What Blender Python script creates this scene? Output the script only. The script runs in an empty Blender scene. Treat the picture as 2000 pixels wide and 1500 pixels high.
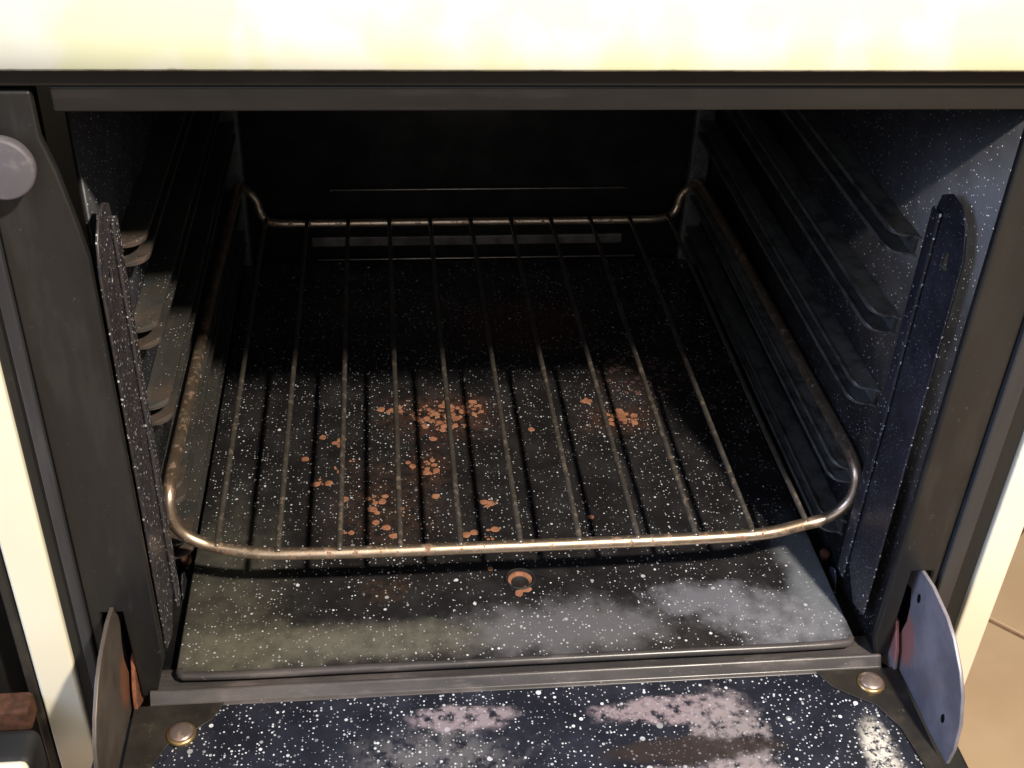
import bpy, bmesh, math, random
from mathutils import Vector, Matrix, noise
random.seed(7)
sc = bpy.context.scene
col = sc.collection
S = 0.001                                    # all coordinates below are in millimetres
BASE = -350.0                                # room floor; z = 0 is the oven floor

# ------------------------------------------------------------------ camera
cd = bpy.data.cameras.new('camera')
cam = bpy.data.objects.new('camera', cd); col.objects.link(cam)
r = Vector((0.99431924, -0.09951245, 0.03776937)); f = Vector((0.10321811, 0.81485157, -0.57040594))
u = r.cross(f)
m = Matrix((r, u, -f)).transposed().to_4x4()
m.translation = Vector((-80.98, -561.37, 564.66)) * S
cam.matrix_world = m
cd.sensor_width = 36; cd.lens = 36 * 2329.77 / 2000
cd.clip_start = 0.01; cd.clip_end = 50
sc.camera = cam

# ------------------------------------------------------------------ light
w = bpy.data.worlds.new('World'); sc.world = w; w.use_nodes = True
bg = w.node_tree.nodes['Background']
bg.inputs[0].default_value = (1.0, 0.94, 0.88, 1); bg.inputs[1].default_value = 0.17

def lamp(name, kind, loc, energy, color, **kw):
    l = bpy.data.lights.new(name, kind); l.energy = energy; l.color = color
    for k, v in kw.items(): setattr(l, k, v)
    o = bpy.data.objects.new(name, l); col.objects.link(o); o.location = Vector(loc) * S
    return o
lamp('ceiling_lamp', 'POINT', (439, -770, 1180), 158, (1.0, 0.90, 0.76), shadow_soft_size=0.034)
wl = lamp('window_light', 'AREA', (-860, -330, 480), 2.7, (0.50, 0.64, 1.0), shape='DISK', size=0.95, spread=math.radians(66))
wl.rotation_euler = (Vector((190, -110, -80)) - Vector((-860, -330, 480))).to_track_quat('-Z', 'Y').to_euler()
rb = lamp('room_fill', 'AREA', (-250, -1700, 900), 6, (0.94, 0.96, 1.0), shape='DISK', size=1.3)  # added fill for light bounced off the room, lifts the dark cavity
rb.rotation_euler = (Vector((0, 200, 100)) - Vector((-250, -1700, 900))).to_track_quat('-Z', 'Y').to_euler()

sc.view_settings.view_transform = 'Standard'; sc.view_settings.look = 'None'
sc.view_settings.exposure = 0; sc.view_settings.gamma = 1
sc.cycles.max_bounces = 8

# ------------------------------------------------------------------ material helpers
class NT:
    def __init__(s, name):
        s.m = bpy.data.materials.new(name); s.m.use_nodes = True
        s.t = s.m.node_tree; s.b = s.t.nodes['Principled BSDF']
        s.pos = s.t.nodes.new('ShaderNodeNewGeometry').outputs['Position']
    def n(s, typ, **kw):
        x = s.t.nodes.new(typ)
        for k, v in kw.items(): setattr(x, k, v)
        return x
    def put(s, sock, v):
        if isinstance(v, bpy.types.NodeSocket): s.t.links.new(v, sock)
        else: sock.default_value = v
    def math(s, op, a, b=0.0, c=None):
        x = s.n('ShaderNodeMath', operation=op); s.put(x.inputs[0], a); s.put(x.inputs[1], b)
        if c is not None: s.put(x.inputs[2], c)
        return x.outputs[0]
    def ramp(s, v, a, b):                       # smooth 0..1 between a and b
        x = s.n('ShaderNodeMapRange', interpolation_type='SMOOTHSTEP')
        s.put(x.inputs[0], v); s.put(x.inputs[1], a); s.put(x.inputs[2], b)
        s.put(x.inputs[3], 0.0); s.put(x.inputs[4], 1.0)
        return x.outputs[0]
    def mix(s, fac, a, b):
        x = s.n('ShaderNodeMix', data_type='RGBA'); s.put(x.inputs['Factor'], fac)
        for sock, v in ((x.inputs[6], a), (x.inputs[7], b)):
            s.put(sock, v if isinstance(v, bpy.types.NodeSocket) else (*v, 1))
        return x.outputs[2]
    def noise(s, scale, detail=4, rough=0.55, stretch=None, off=(0, 0, 0)):
        x = s.n('ShaderNodeTexNoise'); mp = s.n('ShaderNodeMapping')
        s.put(mp.inputs[0], s.pos); mp.inputs['Location'].default_value = off
        if stretch: mp.inputs['Scale'].default_value = stretch
        s.put(x.inputs['Vector'], mp.outputs[0])
        x.inputs['Scale'].default_value = scale; x.inputs['Detail'].default_value = detail; x.inputs['Roughness'].default_value = rough
        return x.outputs[0]
    def specks(s, cell, rmax, power, dens, off=0.0):
        """round enamel specks: random radius in each cell (mm)"""
        v = s.n('ShaderNodeTexVoronoi'); mp = s.n('ShaderNodeMapping'); s.put(mp.inputs[0], s.pos)
        mp.inputs['Location'].default_value = (off, off * .7, off * 1.3)
        s.put(v.inputs['Vector'], mp.outputs[0]); v.inputs['Scale'].default_value = 1000 / cell
        sp = s.n('ShaderNodeSeparateColor'); s.put(sp.inputs[0], v.outputs['Color'])
        rad = s.math('MULTIPLY', s.math('POWER', sp.outputs[0], power), rmax / cell)
        rad = s.math('MULTIPLY', rad, dens)
        d = s.math('SUBTRACT', rad, v.outputs['Distance'])
        a = s.ramp(d, 0.0, 0.07 / cell * 1.5)
        return s.math('MULTIPLY', a, s.math('ADD', 0.22, s.math('MULTIPLY', sp.outputs[1], 0.78)))
    def blob(s, cx, cy, rx, ry, soft=0.5, warp=0.5, wscale=60):
        """irregular patch (stain, painted sheen) seen from above, centre and radii in mm"""
        sp = s.n('ShaderNodeSeparateXYZ'); s.put(sp.inputs[0], s.pos)
        dx = s.math('DIVIDE', s.math('SUBTRACT', sp.outputs[0], cx * S), rx * S)
        dy = s.math('DIVIDE', s.math('SUBTRACT', sp.outputs[1], cy * S), ry * S)
        d = s.math('SQRT', s.math('ADD', s.math('MULTIPLY', dx, dx), s.math('MULTIPLY', dy, dy)))
        nz = s.noise(wscale, 5, 0.6, off=(cx * .01, cy * .01, 0))
        d = s.math('ADD', d, s.math('MULTIPLY', s.math('SUBTRACT', nz, 0.5), warp * 3))
        return s.math('SUBTRACT', 1.0, s.ramp(d, 1 - soft, 1 + soft))
    def bump(s, h, strength=0.1, dist=0.001):
        b = s.n('ShaderNodeBump'); b.inputs['Strength'].default_value = strength; b.inputs['Distance'].default_value = dist
        s.put(b.inputs['Height'], h); s.t.links.new(b.outputs[0], s.b.inputs['Normal'])
    def out(s, color, rough=0.4, metal=0.0, spec=0.5, coat=0.0):
        s.put(s.b.inputs['Base Color'], color if isinstance(color, bpy.types.NodeSocket) else (*color, 1))
        s.put(s.b.inputs['Roughness'], rough); s.put(s.b.inputs['Metallic'], metal)
        s.put(s.b.inputs['Specular IOR Level'], spec); s.put(s.b.inputs['Coat Weight'], coat)
        s.b.inputs['Coat Roughness'].default_value = 0.08
        return s.m

WHITE = (0.66, 0.68, 0.72)
def speckled(name, base, dens=1.0, stains_and_sheen=(), rough=0.32, big=1.0, small=1.0):
    q = NT(name)
    blot = q.noise(14, 4); dn = q.math('MULTIPLY', q.math('ADD', 0.55, q.math('MULTIPLY', blot, 0.9)), dens)
    c = q.mix(q.ramp(q.noise(35, 5, .6), .35, .75), base, tuple(x * 1.9 + .004 for x in base))
    dirt = 0.0
    under = [st for st in stains_and_sheen if not st.get('over')]
    for st in under:
        k = q.math('MULTIPLY', q.blob(*st['at'], soft=st.get('soft', .5), warp=st.get('warp', .5), wscale=st.get('ws', 60)), st.get('k', 1))
        if st.get('mottle'): k = q.math('MULTIPLY', k, q.math('ADD', .5, q.math('MULTIPLY', q.ramp(q.noise(85, 6, .65, off=(2, 2, 5)), .3, .65), .5)))
        if st.get('grain'): k = q.math('MULTIPLY', k, q.ramp(q.noise(st['grain'], 4, .7), .36, .56))
        c = q.mix(k, c, st['c'])
    sp = q.math('MAXIMUM', q.specks(4.0, .84 * small, 2.2, dn), q.math('MAXIMUM', q.specks(2.0, .60 * small, 1.7, dn, 3.3), q.specks(11.5, 1.35 * big, 2.2, dn, 7.1)))
    hide = 0.0
    for st in stains_and_sheen:
        if st.get('cover'):
            k = q.blob(*st['at'], soft=st.get('soft', .5), warp=st.get('warp', .5), wscale=st.get('ws', 60))
            hide = q.math('MAXIMUM', hide, q.math('MULTIPLY', k, st['cover']))
    sp = q.math('MULTIPLY', sp, q.math('SUBTRACT', 1.0, hide))
    c = q.mix(sp, c, WHITE)
    rg = q.math('ADD', rough - .08, q.math('MULTIPLY', q.noise(22, 5, .65), .22))
    q.bump(q.noise(160, 3), 0.12, 0.0012)
    return q.out(c, rg, spec=0.5)

def plain_enamel(name, base, tint, rough=.42, streak=(1, 1, .12), scuff=0.5):
    q = NT(name)
    n1 = q.noise(28, 5, .6, streak)
    c = q.mix(q.ramp(n1, .35, .7), base, tint)
    c = q.mix(q.math('MULTIPLY', q.ramp(q.noise(240, 5, .75), .64, .74), scuff), c, tuple(min(.5, x * 3 + .03) for x in tint))
    c = q.mix(q.math('MULTIPLY', q.ramp(q.noise(75, 4, .6, tuple(v if v < 1 else 1 for v in streak), (4, 4, 4)), .54, .68), .5), c, tuple(x * 1.6 for x in tint))
    q.bump(q.noise(320, 3), .10, .0006)
    return q.out(c, q.math('ADD', rough - .1, q.math('MULTIPLY', q.noise(40, 4), .25)), spec=.45)

BLK = (0.0105, 0.0098, 0.0105)
M = {}
M['wall'] = speckled('speckled_wall_enamel', (0.0105, 0.0107, 0.0128), .72, rough=.42, big=.9)
M['back'] = speckled('sooty_back_enamel', (0.0095, 0.0088, 0.0082), .3, rough=.5, big=.7)  # darker base and sparser specks than the side walls
M['bracket'] = speckled('speckled_bracket_enamel', (0.015, 0.015, 0.021), 1.4, rough=.36, big=.8,
    stains_and_sheen=[dict(at=(-212, -20, 40, 40), c=(.05, .04, .036), k=.6, grain=180, warp=.2)])
M['rail'] = speckled('rail_enamel', (.030, .031, .030), .8, rough=.36, big=.6, stains_and_sheen=[
    dict(at=(-212, 34, 30, 14), c=(.085, .055, .042), k=.7, warp=.6, ws=90, grain=90, cover=.7, soft=.4),
    dict(at=(212, 34, 30, 14), c=(.045, .035, .032), k=.8, warp=.6, ws=90, grain=90, cover=.7, soft=.4),
    dict(at=(-213, 150, 22, 130), c=(.04, .034, .026), k=.7, warp=.6, grain=70),
    dict(at=(213, 130, 22, 330), c=(.085, .088, .086), k=.85, warp=.6, grain=70, cover=.5)])  # pale tone on right rails: light caught by the flanges, painted in
M['floor'] = speckled('speckled_floor_enamel', BLK, 1.18, small=.92, rough=.30, stains_and_sheen=[
    dict(at=(-190, 10, 34, 80), c=(.072, .068, .052), k=.75, warp=.45, cover=.35, soft=.6, mottle=1),
    dict(at=(-165, -34, 60, 18), c=(.115, .108, .084), k=.85, warp=.5, cover=.45, mottle=1),
    dict(at=(-80, -33, 62, 15), c=(.125, .118, .095), k=.85, warp=.5, cover=.45, mottle=1),
    dict(at=(-86, 9, 15, 11), c=(.04, .026, .018), k=.7, warp=.7, cover=.4, soft=.5, grain=170),
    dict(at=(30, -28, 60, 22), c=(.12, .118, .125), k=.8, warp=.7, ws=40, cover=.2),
    dict(at=(175, -32, 44, 22), c=(.20, .20, .22), k=.8, warp=.75, ws=45, cover=.2, mottle=1),  # this and next two: bluish reflected light painted in with the grey film
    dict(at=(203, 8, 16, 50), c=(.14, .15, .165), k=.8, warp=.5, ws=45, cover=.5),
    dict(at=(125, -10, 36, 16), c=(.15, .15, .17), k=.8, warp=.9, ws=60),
    dict(at=(-38, 204, 40, 30), c=(.075, .035, .022), k=.6, warp=.6, grain=140, soft=.6),
    dict(at=(-85, 95, 36, 50), c=(.05, .028, .02), k=.5, warp=.8, grain=140, soft=.6),
    dict(at=(103, 193, 30, 20), c=(.06, .03, .02), k=.6, warp=.6, grain=140, soft=.6),
    dict(at=(-52, 139, 16, 20), c=(.06, .03, .02), k=.6, warp=.6, grain=140, soft=.6),
    dict(at=(42, 335, 55, 40), c=(.06, .016, .011), k=.5, warp=.4),
    dict(at=(131, 250, 42, 32), c=(.035, .024, .022), k=.5, warp=.7, ws=120),
])
M['door_panel'] = speckled('speckled_door_enamel', (.0095, .0105, .017), 1.4, rough=.34, big=1.15, stains_and_sheen=[
    dict(at=(88, -92, 46, 11), c=(.25, .20, .215), k=.95, warp=.42, ws=70, grain=130, cover=.7, soft=.22),
    dict(at=(118, -118, 22, 36), c=(.25, .215, .22), k=.9, warp=.5, ws=70, grain=150, cover=.6, soft=.25),
    dict(at=(80, -146, 70, 12), c=(.28, .23, .245), k=.9, warp=.4, ws=70, grain=140, cover=.6, soft=.25),
    dict(at=(92, -122, 50, 9), c=(.03, .022, .02), k=.95, warp=.5, ws=80, cover=.8, soft=.3),
    dict(at=(-42, -90, 30, 10), c=(.27, .22, .24), k=.85, warp=.45, ws=70, grain=120, cover=.6, soft=.25),
    dict(at=(-60, -120, 44, 20), c=(.12, .115, .12), k=.75, warp=.6, ws=60, grain=100, cover=.3),
    dict(at=(204, -134, 9, 24), c=(.62, .58, .52), k=.9, warp=.4, ws=90, grain=260, cover=.1, soft=.5),
    dict(at=(40, -63, 24, 5), c=(.16, .14, .14), k=.6, warp=.5, ws=90),
    dict(at=(-10, -60, 16, 5), c=(.16, .09, .07), k=.5, warp=.5, ws=120),
])
M['post'] = plain_enamel('post_enamel', (.008, .0081, .0086), (.017, .0155, .0142), .45, (1, 1, .22), .8)
M['lip'] = plain_enamel('lip_enamel', (.008, .0077, .0072), (.014, .013, .012), .38, (.12, 1, 1), .3)
M['trim'] = plain_enamel('trim_enamel', (.022, .022, .025), (.036, .036, .039), .38)
M['gasket'] = plain_enamel('gasket_rubber', (.008, .008, .008), (.016, .015, .014), .6)
M['sill'] = plain_enamel('sill_enamel', (.04, .037, .037), (.095, .08, .076), .28, (.3, 1, 1), 1.0)
M['corner'] = plain_enamel('corner_plate_enamel', (.013, .0115, .010), (.032, .0265, .021), .42, (1, 1, 1), .7)

def cream():
    q = NT('cream_enamel')
    c = q.mix(q.ramp(q.noise(27, 3, .5, (1, .6, .7)), .42, .6), (.69, .695, .60), (.65, .665, .46))
    sx = q.n('ShaderNodeSeparateXYZ'); q.put(sx.inputs[0], q.pos)
    edge = q.math('SUBTRACT', 1.0, q.ramp(q.math('ADD', sx.outputs[2], q.math('MULTIPLY', q.noise(55, 6, .7), -.008)), .3788, .3806))
    c = q.mix(q.math('MULTIPLY', edge, .8), c, (.16, .15, .07))
    return q.out(c, .3, spec=.5)
M['cream'] = cream()
def cream_side():
    q = NT('cream_side_enamel')
    return q.out(q.mix(q.ramp(q.noise(9, 3), .3, .7), (.80, .76, .62), (.78, .72, .55)), .3)
M['cream_side'] = cream_side()

def steel(name, a, b, rust, k, rough=.34, metal=.9, scale=60):
    q = NT(name)
    c = q.mix(q.ramp(q.noise(scale, 5, .65), .35, .68), a, b)
    rk = q.math('MULTIPLY', q.ramp(q.noise(scale * 2.3, 5, .7, off=(3, 1, 2)), .53, .66), k)
    c = q.mix(rk, c, rust)
    q.bump(q.noise(500, 4), .12, .0005)
    return q.out(c, q.math('ADD', rough, q.math('MULTIPLY', rk, .4)), metal=q.math('SUBTRACT', metal, q.math('MULTIPLY', rk, .7)))
M['rod'] = steel('tarnished_steel_rod', (.46, .34, .235), (.58, .46, .35), (.15, .065, .04), .9, .35, .92, 70)
M['bar'] = steel('tarnished_steel_bar', (.20, .175, .145), (.28, .25, .225), (.14, .08, .045), .6, .36, .85, 60)
M['strip'] = steel('glint_strip_steel', (.07, .06, .055), (.16, .14, .13), (.06, .03, .02), .7, .5, .6, 45)  # for the strip that stands in for a reflection on the back wall
M['rivet'] = steel('rivet_steel', (.30, .24, .23), (.36, .28, .24), (.25, .12, .05), .5, .36, .75)
M['brass'] = steel('rivet_brass', (.50, .36, .17), (.42, .28, .12), (.2, .09, .04), .4, .34, .9)
M['bumper'] = steel('bumper_steel', (.085, .078, .088), (.10, .09, .105), (.3, .26, .26), .15, .62, .1, 30)
def rust_mat(name, a, b, rough=.85):
    q = NT(name); q.bump(q.noise(300, 5, .7), .5, .001)
    return q.out(q.mix(q.ramp(q.noise(120, 5, .7), .35, .65), a, b), rough, spec=.2)
M['rust'] = rust_mat('rust', (.20, .085, .047), (.33, .155, .09))
M['rust_dark'] = rust_mat('dark_rust', (.09, .04, .025), (.22, .085, .045))
M['rust_old'] = rust_mat('old_rust', (.045, .022, .013), (.10, .043, .025))
M['dark_spot'] = rust_mat('dark_spot_crust', (.06, .035, .03), (.10, .06, .05))
def plate_mat(name, a, b, rk):
    q = NT(name)
    c = q.mix(q.ramp(q.noise(26, 5, .6), .35, .7), a, b)
    sx = q.n('ShaderNodeSeparateXYZ'); q.put(sx.inputs[0], q.pos)
    dy = q.math('DIVIDE', q.math('SUBTRACT', sx.outputs[1], -66 * S), 13 * S); dz = q.math('DIVIDE', q.math('SUBTRACT', sx.outputs[2], 14 * S), 17 * S)
    d = q.math('ADD', q.math('SQRT', q.math('ADD', q.math('MULTIPLY', dy, dy), q.math('MULTIPLY', dz, dz))), q.math('MULTIPLY', q.math('SUBTRACT', q.noise(45, 4), .5), 1.2))
    k = q.math('SUBTRACT', 1.0, q.ramp(d, .6, 1.25))
    c = q.mix(q.math('MULTIPLY', k, .85), c, rk)
    c = q.mix(q.math('MULTIPLY', q.ramp(q.noise(70, 6, .7, off=(1, 5, 2)), .56, .7), .5), c, (.2, .1, .07))
    q.bump(q.noise(250, 4), .12, .0006)
    return q.out(c, .45, metal=.35)
M['plate'] = plate_mat('heat_stained_hinge_steel', (.18, .168, .19), (.30, .275, .30), (.40, .16, .13))
M['plate_brown'] = plate_mat('rusty_hinge_steel', (.075, .06, .048), (.13, .105, .085), (.24, .10, .055))
M['dark'] = NT('gap_shade_black').out((.004, .004, .004), .8, spec=.1)  # black colour standing for shade in gaps, slots and holes
def tile_mat():
    q = NT('tan_floor_tile')
    c = q.mix(q.ramp(q.noise(6, 5, .6), .3, .7), (.44, .31, .195), (.50, .365, .24))
    q.bump(q.noise(120, 3), .06, .001)
    return q.out(c, .4)
M['tile'] = tile_mat()
M['grout'] = rust_mat('grout', (.14, .09, .05), (.2, .13, .08))

# ------------------------------------------------------------------ mesh helpers
def link(name, me, mat, parent=None, smooth=True, bevel=0.0, seg=3):
    o = bpy.data.objects.new(name, me); col.objects.link(o)
    if mat and not me.materials: me.materials.append(mat)
    if smooth:
        for p in me.polygons: p.use_smooth = True
    if bevel:
        b = o.modifiers.new('edge', 'BEVEL'); b.width = bevel * S; b.segments = seg; b.limit_method = 'ANGLE'; b.angle_limit = math.radians(35)
        b.harden_normals = False
        wn = o.modifiers.new('normals', 'WEIGHTED_NORMAL'); wn.keep_sharp = True
    if parent is not None:
        o.parent = parent
        top = parent
        while top.parent: top = top.parent
        if parent.type == 'EMPTY': o.location = -Vector(parent.location)
    return o
def mesh(bm, name):
    me = bpy.data.meshes.new(name); bmesh.ops.recalc_face_normals(bm, faces=bm.faces)
    bm.to_mesh(me); bm.free(); return me
def add_box(bm, x0, x1, y0, y1, z0, z1):
    vs = [bm.verts.new((x * S, y * S, z * S)) for x in (x0, x1) for y in (y0, y1) for z in (z0, z1)]
    for q in ((0, 1, 3, 2), (4, 6, 7, 5), (0, 4, 5, 1), (2, 3, 7, 6), (0, 2, 6, 4), (1, 5, 7, 3)):
        bm.faces.new([vs[i] for i in q])
def box(name, b, mat, parent, bevel=1.0):
    bm = bmesh.new(); add_box(bm, *b)
    return link(name, mesh(bm, name), mat, parent, True, bevel)
def prism(name, outline, a0, a1, axis, mat, parent, holes=(), bevel=0.0, seg=3):
    """outline in the plane square to axis; other coordinates in cyclic-free order (x,y), (x,z) or (y,z)"""
    def P(p, a):
        q = {'z': (p[0], p[1], a), 'y': (p[0], a, p[1]), 'x': (a, p[0], p[1])}[axis]
        return Vector(q) * S
    bm = bmesh.new(); edges = []; loops = []
    for lp in [outline, *holes]:
        vs = [bm.verts.new(P(p, a0)) for p in lp]; loops.append(vs)
        edges += [bm.edges.new((vs[i], vs[(i + 1) % len(vs)])) for i in range(len(vs))]
    if holes: bmesh.ops.triangle_fill(bm, edges=edges, use_beauty=True, use_dissolve=False)
    else: bm.faces.new(loops[0])
    ret = bmesh.ops.extrude_face_region(bm, geom=list(bm.faces))
    d = P((0, 0), a1) - P((0, 0), a0)
    bmesh.ops.translate(bm, vec=d, verts=[v for v in ret['geom'] if isinstance(v, bmesh.types.BMVert)])
    return link(name, mesh(bm, name), mat, parent, True, bevel, seg)
def circle(cx, cy, rx, ry=None, n=24):
    ry = ry or rx
    return [(cx + rx * math.cos(2 * math.pi * i / n), cy + ry * math.sin(2 * math.pi * i / n)) for i in range(n)]
def spline(pts, per=8):
    out = []
    P = [Vector(p) for p in pts]
    for i in range(len(P) - 1):
        a = P[max(i - 1, 0)]; b = P[i]; c = P[i + 1]; d = P[min(i + 2, len(P) - 1)]
        k = max(1, min(per, int((c - b).length / 3) + 2))
        for j in range(k):
            t = j / k
            # centripetal-ish: damp tangents by chord length
            t1 = (c - a) * ((c - b).length / max(1e-6, (b - a).length + (c - b).length)); t2 = (d - b) * ((c - b).length / max(1e-6, (c - b).length + (d - c).length))
            h = (2 * t**3 - 3 * t**2 + 1, t**3 - 2 * t**2 + t, -2 * t**3 + 3 * t**2, t**3 - t**2)
            out.append(b * h[0] + t1 * h[1] + c * h[2] + t2 * h[3])
    out.append(P[-1]); return out
def add_tube(bm, path, rad, n=12, closed=False, cap=True):
    path = [Vector(p) for p in path]; rings = []; N = len(path)
    nrm = None
    for i, p in enumerate(path):
        a = path[(i - 1) % N] if closed or i else p; b = path[(i + 1) % N] if closed or i < N - 1 else p
        t = (b - a).normalized()
        if nrm is None: nrm = t.orthogonal().normalized()
        nrm = (nrm - t * nrm.dot(t)).normalized(); bi = t.cross(nrm)
        rings.append((p, t, nrm.copy(), bi))
    def ring(p, nn, bi, rr): return [bm.verts.new((p + (nn * math.cos(2 * math.pi * k / n) + bi * math.sin(2 * math.pi * k / n)) * rr) * S) for k in range(n)]
    R = []
    if not closed and cap:
        p, t, nn, bi = rings[0]; R.append(ring(p - t * rad * .35, nn, bi, rad * .55)); R.append(ring(p - t * rad * .2, nn, bi, rad * .88))
    for p, t, nn, bi in rings: R.append(ring(p, nn, bi, rad))
    if not closed and cap:
        p, t, nn, bi = rings[-1]; R.append(ring(p + t * rad * .2, nn, bi, rad * .88)); R.append(ring(p + t * rad * .35, nn, bi, rad * .55))
    for i in range(len(R) - (0 if closed else 1)):
        A, B = R[i], R[(i + 1) % len(R)]
        for k in range(n): bm.faces.new((A[k], A[(k + 1) % n], B[(k + 1) % n], B[k]))
    if not closed: bm.faces.new(R[0][::-1]); bm.faces.new(R[-1])
def tube(name, path, rad, mat, parent, n=12, closed=False):
    bm = bmesh.new(); add_tube(bm, path, rad, n, closed)
    return link(name, mesh(bm, name), mat, parent)
def lathe(name, prof, centre, axis, mat, parent, n=40, sx=1.0):
    """prof: (radius, height) along axis vector"""
    ax = Vector(axis).normalized(); e1 = ax.orthogonal().normalized(); e2 = ax.cross(e1); c = Vector(centre)
    bm = bmesh.new(); R = []
    for rr, h in prof:
        R.append([bm.verts.new((c + ax * h + (e1 * math.cos(2 * math.pi * k / n) + e2 * math.sin(2 * math.pi * k / n)) * rr) * S) for k in range(n)])
    for A, B in zip(R, R[1:]):
        for k in range(n): bm.faces.new((A[k], A[(k + 1) % n], B[(k + 1) % n], B[k]))
    bm.faces.new(R[0]); bm.faces.new(R[-1])
    return link(name, mesh(bm, name), mat, parent)
def thing(name, label, cat, loc, group=None):
    o = bpy.data.objects.new(name, None); col.objects.link(o); o.location = Vector(loc) * S; o.empty_display_size = .05
    o['label'] = label; o['category'] = cat
    if group: o['group'] = group
    return o

# ------------------------------------------------------------------ the room floor: tiles on a grout bed
bm = bmesh.new(); add_box(bm, -6000, 6000, -5000, 6000, BASE - 20, BASE - 3)
floor = link('floor', mesh(bm, 'floor'), M['grout'], None, False); floor['kind'] = 'structure'
c0 = Vector((563.5, 271.5)); d1 = Vector((28.3, -29.1)).normalized(); d2 = Vector((-d1.y, d1.x)); T = 330; G = 6
bm = bmesh.new(); add_box(bm, -T / 2 + G / 2, T / 2 - G / 2, -T / 2 + G / 2, T / 2 - G / 2, -8, 0)
bmesh.ops.bevel(bm, geom=[e for e in bm.edges], offset=1.2 * S, segments=1, affect='EDGES')
tile_me = mesh(bm, 'tile'); tile_me.materials.append(M['tile'])
ang = math.atan2(d1.y, d1.x)
for i in range(-8, 9):
    for j in range(-8, 9):
        c = c0 + d1 * (i * T + 120) + d2 * ((j + .5) * T)
        if -900 < c.x < 2300 and -1200 < c.y < 2300:
            o = bpy.data.objects.new('tile', tile_me); col.objects.link(o); o.parent = floor
            o.location = Vector((c.x, c.y, BASE + random.uniform(-.6, .6))) * S; o.rotation_euler.z = ang

# ------------------------------------------------------------------ the oven
oven = thing('oven', 'black speckled enamel oven in a cream mottled range, its drop door open', 'oven', (0, 150, BASE))
WX, YF, YB = 226, -54, 462
# liner
for s in (-1, 1):
    box('side_wall', (min(s * WX, s * (WX + 3)), max(s * WX, s * (WX + 3)), YF if s > 0 else -10, YB + 3, -12, 384), M['wall'], oven, 0)
box('gap_shade', (-242, -240, YF, -9, -12, 384), M['dark'], oven, 0)  # black sheet in place of the unlit gap beside the left post
box('back_wall', (-WX - 3, WX + 3, YB + 3.2, YB + 6, -12, 384), M['back'], oven, 0)
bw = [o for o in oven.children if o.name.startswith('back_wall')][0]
for z, d, x in ((74, 1.1, 150), (0.5, 1.1, 165)):         # wires added in place of glints on the back wall
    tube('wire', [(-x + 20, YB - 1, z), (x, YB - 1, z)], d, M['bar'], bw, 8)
box('glint_strip', (-150, 150, YB - 2, YB + 3, 15, 25), M['strip'], bw, 1)  # added strip in place of a bright reflected band
box('roof', (-WX - 3, WX + 3, YF - 2, YB + 6, 384.2, 387), M['wall'], oven, 0)
box('liner_bottom', (-WX - 3, WX + 3, -58, YB + 6, -16, -12.2), M['post'], oven, 0)
for s in (-1, 1):                                     # rear uprights in the corners
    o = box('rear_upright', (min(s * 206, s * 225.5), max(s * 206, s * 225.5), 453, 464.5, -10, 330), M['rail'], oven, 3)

# floor pan
hole = circle(3.8, 16.5, 8.6, 8.6, 28)
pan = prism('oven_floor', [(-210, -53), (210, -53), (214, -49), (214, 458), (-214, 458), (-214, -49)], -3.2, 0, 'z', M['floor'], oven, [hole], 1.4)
tube('rolled_edge', spline([(-212, -48, -2.0), (-209, -52.2, -2.2), (-100, -53, -2.2), (100, -53, -2.2), (209, -52.2, -2.2), (212, -48, -2.0)]), 2.7, M['sill'], pan, 12)
lathe('hole_collar', [(9, -3), (10.2, -.6), (10.4, .6), (9.9, 1.4), (9.2, 1.5), (8.6, .6), (8.3, -1.5), (8.1, -6)], (3.8, 16.5, 0), (0, 0, 1), M['gasket'], pan, 36)
lathe('rust_cup', [(3.4, -14), (3.5, -7.5), (4.6, -4.6), (6.6, -2.4), (8.2, -.6), (8.25, -1.6), (6.4, -4.8), (4.6, -8.6), (3.6, -14)], (3.8, 16.5, 0), (0, 0, 1), M['rust'], pan, 28)
# rust spots: flat scabs lifted off the enamel
bm = bmesh.new()
def scab(x, y, rr, h):
    n = 11; ph = random.uniform(0, 6.28); c = []
    vs, ws = [], []
    ex = random.uniform(.8, 1.25)
    for k in range(n):
        a = ph + 2 * math.pi * k / n; q = rr * random.uniform(.84, 1.12)
        vs.append(bm.verts.new(((x + q * math.cos(a) * ex) * S, (y + q * math.sin(a)) * S, .15 * S)))
        ws.append(bm.verts.new(((x + q * .72 * math.cos(a) * ex) * S, (y + q * .72 * math.sin(a)) * S, (.15 + h) * S)))
    for k in range(n): bm.faces.new((vs[k], vs[(k + 1) % n], ws[(k + 1) % n], ws[k]))
    bm.faces.new(ws)
CL = [(-78,213,10,5,9),(-38,204,25,20,52),(-12,212,5,11,14),(-46,174,2,3,1),(-132,180,2,2,1),(-146,152,2,3,1),(-120,174,3,6,3),(-109,149,3,1,2),(-119,141,4,5,3),(-131,125,7,5,5),(-65,143,3,8,2),(-52,139,7,12,13),(-49,106,2,2,1),(-115,106,1,2,1),(-92,104,9,5,6),(-93,91,3,3,2),(-92,79,2,2,1),(-83,74,3,2,1),(-80,64,3,1,2),(-75,89,3,6,4),(-111,71,3,3,2),(-10,96,5,5,5),(80,218,4,3,4),(103,193,14,11,22),(62,76,1,2,1),(-27,64,5,2,4),(-10,67,4,2,3),(-14,58,3,3,3),(-15,28,1,1,1),(5,4.5,4,3,5),(30,183,3,1,2)]
placed = []
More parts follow.
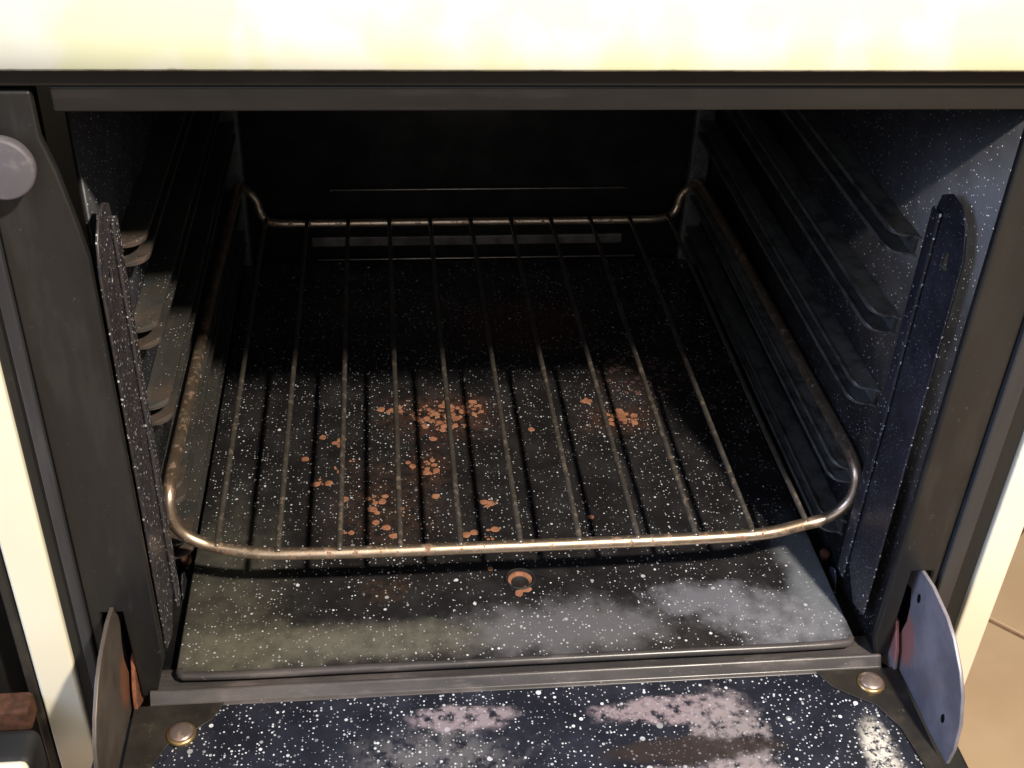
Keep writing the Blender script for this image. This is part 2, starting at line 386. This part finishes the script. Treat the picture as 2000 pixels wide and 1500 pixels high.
for cx, cy, rx, ry, n in CL:
    for _ in range(n):
        for tr in range(12):
            a = random.uniform(0, 6.28); q = math.sqrt(random.random())
            x, y = cx + rx * q * math.cos(a), cy + ry * q * math.sin(a)
            rr = (random.uniform(.8, 1.6) if random.random() < .3 else random.uniform(1.9, 3.6)) if n > 1 else random.uniform(2.2, 3.3)
            if all((x - a0) ** 2 + (y - b0) ** 2 > (.74 * (rr + c1_)) ** 2 for a0, b0, c1_ in placed): break
        else: continue
        placed.append((x, y, rr)); scab(x, y, rr, random.uniform(.15, .4))
rs = link('rust_spots', mesh(bm, 'rust_spots'), M['rust'], pan, False); rs['kind'] = 'stuff'
bm = bmesh.new()
for _ in range(60):
    a = random.uniform(0, 6.28); q = math.sqrt(random.random()); scab(131 + 36 * q * math.cos(a), 255 + 30 * q * math.sin(a), random.uniform(1.2, 2.6), .2)
rs = link('dark_spots', mesh(bm, 'dark_spots'), M['dark_spot'], pan, False); rs['kind'] = 'stuff'  # darker scabs than the rust spots

# sill in front of the floor pan
sill = prism('sill', [(-40, -9), (-40, -14), (-69, -14), (-69, -10.2), (-66.5, -9.4), (-63.4, -4.6), (-62.4, -3.6), (-61.2, -3.4), (-60.2, -4.4), (-59.4, -8), (-55, -8.4)], -228, 228, 'x', M['sill'], oven, (), .5, 2)

# rails: pressed channels with rounded tips, five a side
def rail_mesh(s):
    bm = bmesh.new(); X = 225.6; XI = 210; Y0 = 24; Y1 = 453
    def flange(z, t, y0):
        pts = [(X, Y1), (XI, Y1)] + [(p[0], p[1]) for p in [(XI + 12 - 12 * math.cos(math.radians(90 * k / 6)), y0 + 12 - 12 * math.sin(math.radians(90 * k / 6))) for k in range(7)]] + [(X, y0 - 3)]
        lo = [bm.verts.new((s * p[0] * S, p[1] * S, (z - t) * S)) for p in pts]; hi = [bm.verts.new((s * p[0] * S, p[1] * S, (z + (1.6 if abs(p[0]) < XI + 1.5 else 0)) * S)) for p in pts]
        bm.faces.new(hi); bm.faces.new(lo[::-1])
        for k in range(len(pts)): bm.faces.new((lo[k], lo[(k + 1) % len(pts)], hi[(k + 1) % len(pts)], hi[k]))
    flange(0, 1.4, Y0); flange(-12, 1.4, Y0 + 1)
    add_box(bm, min(s * 223.8, s * 225.4), max(s * 223.8, s * 225.4), Y0, Y1, -12.6, -.8)
    return mesh(bm, 'rack_rail')
TOPS = (36, 80, 144, 198, 252)
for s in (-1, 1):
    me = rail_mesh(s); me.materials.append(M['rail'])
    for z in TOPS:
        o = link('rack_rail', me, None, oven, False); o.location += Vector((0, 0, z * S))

# front brackets: speckled angles with a rounded top and a keyhole
def bracket(s):
    X0 = 217; out = [(-46, 16), (-30, 11), (-1, 40), (-1, 279), (-5, 292), (-15, 297), (-27, 296), (-38, 288), (-44, 272)]; sy, sz = -26, 260
    slot = [(sy + 3.2 * math.cos(a), sz + (9 if math.sin(a) > 0 else -3) * abs(math.sin(a))) for a in [2 * math.pi * k / 14 for k in range(14)]]
    o = prism('front_bracket', out, min(s * X0, s * (X0 + 1.6)), max(s * X0, s * (X0 + 1.6)), 'x', M['bracket'], oven, [slot], .5, 2)
    yb = out[2][0]
    bm = bmesh.new(); add_box(bm, min(s * (X0 + 1.7), s * 225.8), max(s * (X0 + 1.7), s * 225.8), yb - 1.5, yb - .1, 40, 270)
    link('bracket_return', mesh(bm, 'bracket_return'), M['bracket'], o, False)
    bm = bmesh.new(); add_box(bm, min(s * (X0 - 2.4), s * (X0 - .1)), max(s * (X0 - 2.4), s * (X0 - .1)), yb - 11, yb - .8, 16, 284)
    link('bracket_fold', mesh(bm, 'bracket_fold'), M['bracket'], o, True, 1.1)
for s in (-1, 1): bracket(s)
# small screws and bent tabs in the gap beside the pan
for s, y in ((1, 31), (-1, 52)):
    lathe('screw', [(3.6, -5), (3.6, 0), (3.0, 1.2), (1.6, 1.9), (.2, 2.1)], (s * 220.5, y, -1), (0, 0, 1), M['rust_old'], oven, 20)
    prism('tab', [(y - 30, -11), (y - 27, 1), (y - 21, 4), (y - 15, 0), (y - 12, -11)], s * 219, s * 220.2, 'x', M['bracket'], oven, (), .4, 2)

# front posts with hinge slots
def post(s):
    zt = 66
    if s > 0: out = [(221.5, 8), (226, -9), (233, -9), (233, zt), (246, zt), (246, -40), (251, -40), (251, 371), (221.5, 371)]
    else: out = [(217, 20), (224, -6), (231, -10), (233.5, -9), (235, zt - 4), (247, zt - 4), (248, -40), (254, -40), (254, 371), (228.5, 371), (228.2, 350), (224, 334), (219.5, 308), (217, 290)]
    out = [(s * a, b) for a, b in out]
    p = prism('front_post', out, -60, -54.2, 'y', M['post'], oven, (), 2.2, 4)
    box('slot_backing', (min(s * 229, s * 252), max(s * 229, s * 252), -30, -28, -60, 120), M['dark'], p, 0)  # black sheets here stand for the shade inside the slot
    box('slot_side', (min(s * 229.5, s * 231), max(s * 229.5, s * 231), -54, -30, -14, 120), M['dark'], p, 0)
    box('slot_side', (min(s * 249, s * 250.5), max(s * 249, s * 250.5), -54, -30, -60, 120), M['dark'], p, 0)
    a, b, c, d = (251.2, 262, 273.4, 293) if s > 0 else (254.3, 260.6, 268, 290.6)
    def sb(name, x0, x1, *rest): return box(name, (min(s * x0, s * x1), max(s * x0, s * x1), *rest[:4]), *rest[4:])
    sb('post_trim', a, b, -63, -50, -60, 371, M['trim'], oven, 1.4)
    sb('gasket', b + .2, c - .2, -59.5, -48, -80, 374, M['gasket'], oven, 1)
    sb('side_panel', c, d, -63, 470, BASE + 4, 382.6, M['cream_side'], oven, 2)
for s in (-1, 1): post(s)

# head of the opening: strip, lip and the cream front above it
box('head_strip', (-220.5, 291, -60, -54, 361.5, 373.6), M['lip'], oven, 1.5)
box('head_lip', (-560, 292.6, -62.5, -52, 373.8, 383.2), M['lip'], oven, 1.6)
prof = [(-64, 383.6), (-69.5, 383.4), (-71, 385)] + [(-71, 400)] + [(-71 + 130 * (1 - math.cos(math.radians(a))), 408 + 130 * math.sin(math.radians(a))) for a in range(0, 62, 6)] + [(5, 540), (5, 383.6)]
fp = prism('front_panel', prof, -560, 292, 'x', M['cream'], oven)
# door bumper on the post
lathe('door_bumper', [(7, 0), (9, 2), (12.5, 5), (14, 8), (14.3, 11), (14.2, 12.6), (13.6, 13.5), (12.8, 13.7), (.2, 13.9)], (-243.3, -60, 341), (0, -1, 0), M['bumper'], oven, 48)

# ------------------------------------------------------------------ dropped door
door = bpy.data.objects.new('door', None)
bm = bmesh.new(); add_box(bm, -257, 257, -440, -68.5, -52, -16)
door = link('door', mesh(bm, 'door'), M['post'], oven, True, 3)
box('inner_panel', (-237.6, 237.6, -436, -67.5, -15.8, -10.6), M['door_panel'], door, 1.2)
ep = [(-190, -86), (-150, -80.5), (170, -80.5), (196, -86), (212, -98), (221, -116), (224, -140), (224, -430), (-224, -430), (-224, -140), (-220, -118), (-210, -99)]
prism('raised_panel', ep, -10.4, -9.3, 'z', M['door_panel'], door, (), .7)
for s in (-1, 1):
    pl = [(s * 237, -67.8), (s * 184, -67.8), (s * 190, -80), (s * 198, -86.5), (s * 213.5, -97), (s * 222.5, -115), (s * 226, -140), (s * 228, -430), (s * 237, -430)]
    prism('corner_plate', pl, -10.3, -9.2, 'z', M['corner'], door, (), .4, 2)
for x, y in ((215.8, -80.3), (-206.5, -90.6)):
    rv = lathe('rivet', [(8.6, -.4), (8.6, 1.0), (7.9, 2.0), (7.0, 2.3)], (x, y, -9.2), (0, 0, 1), M['brass'], door, 36)
    lathe('rivet_head', [(7.1, 2.2), (6.9, 3.0), (5.2, 3.7), (2.5, 4.1), (.2, 4.2)], (x, y, -9.2), (0, 0, 1), M['rivet'], door, 36)
# hinge plates
HP = [(-30, 56), (-55, 66), (-74, 68), (-97, 65.5), (-110, 61), (-125.5, 50.5), (-135, 40), (-142, 24), (-144.5, 6), (-143, -9), (-60, -14), (-54, 4), (-57.5, 12), (-60, 24), (-58.5, 36), (-54, 46), (-30, 40)]
for s in (-1, 1):
    holes = []
    for cy, cz in ((-65.5, 49), (-126, 11)):
        if s > 0: prism('hole_shade', circle(cy, cz, 2.0, 3.4, 18), 239.0, 239.15, 'x', M['dark'], door)  # black disc stands for the shade of a hole, plate is uncut
    a = 239.2 * s
    prism('hinge_plate', HP, min(a, a + 2.4 * s), max(a, a + 2.4 * s), 'x', M['plate'] if s > 0 else M['plate_brown'], oven if False else door, holes, .6, 2)
    prism('hinge_arm', [(-30, 22), (-56, 20), (-66, 4), (-70, -10), (-50, -22), (-30, -10)], min(s * 234.5, s * 237), max(s * 234.5, s * 237), 'x', M['rust_dark'] if s < 0 else M['plate'], door, (), .6, 2)

# ------------------------------------------------------------------ second compartment left of the oven
cp = box('second_cavity', (-560, -291.5, -44, -40, -140, 372), M['post'], oven, 0)
box('cavity_edge', (-297.5, -291.6, -62, -44, -140, 372), M['corner'], cp, 1.5)
box('rusty_hinge', (-330, -295, -76, -60, -16, 1), M['rust_old'], cp, 2)
sd = box('second_door', (-560, -288, -107, -79, -62, -7), M['gasket'], oven, 7)
sd.modifiers['edge'].segments = 6
box('second_door_front', (-560, -287, -160, -107.5, -70, 0), M['cream_side'], sd, 5)

# ------------------------------------------------------------------ the wire rack
rack = thing('oven_rack', 'tarnished wire rack with eleven lengthwise bars lying on the oven side rails', 'oven rack', (0, 226, 46))
half = [(0, -1, 46.3), (80, -1, 46.3), (140, 0, 46.3), (165, 2, 46.4), (188, 7.5, 47), (202, 9.8, 48.6), (213, 11.4, 54.5), (219.5, 12.6, 63), (221.8, 14, 73), (221.8, 18.5, 81.5), (221.7, 29, 85.4), (221.5, 60, 85.8), (219, 300, 85.8), (215.5, 440, 85), (213, 451, 83), (209, 456.5, 76), (202, 457, 66), (200, 456, 57), (196, 454, 50), (186, 451, 46.8), (170, 449, 46.2), (0, 449, 46.2)]
loop = [Vector(p) for p in half] + [Vector((-p[0] * (.978 if abs(p[0]) > 195 else 1), p[1] , p[2])) for p in half[-2:0:-1]]
n = len(loop); sm = spline([loop[-2], loop[-1]] + loop + [loop[0], loop[1], loop[2]], 7)
# cut the closed loop out of the padded spline
i0 = min(range(len(sm) // 3), key=lambda i: (sm[i] - loop[0]).length)
i1 = max(range(2 * len(sm) // 3, len(sm)), key=lambda i: -(sm[i] - loop[0]).length)
tube('rack_frame', sm[i0:i1], 4.0, M['rod'], rack, 16, True)
bar_me = {}
for i in range(11):
    y0 = {0: 8.0, 1: 1.0, 9: 1.5, 10: 8.5}.get(i, 0)
    x = (i - 5) * 38
    bm = bmesh.new()
    pts = [Vector((x, y0 - 1.0, 49.2)), Vector((x, y0 + 3, 50.4)), Vector((x + random.uniform(-.5, .5), 160, 50.4)), Vector((x + random.uniform(-.5, .5), 310, 50.4)), Vector((x, 449, 50.2))]
    add_tube(bm, pts, 1.95, 10)
    add_tube(bm, [Vector((x, y0 - 1.6, 49.0)), Vector((x, y0 + .6, 49.6))], 2.35, 10)
    link('wire_bar', mesh(bm, 'wire_bar'), M['bar'], rack)
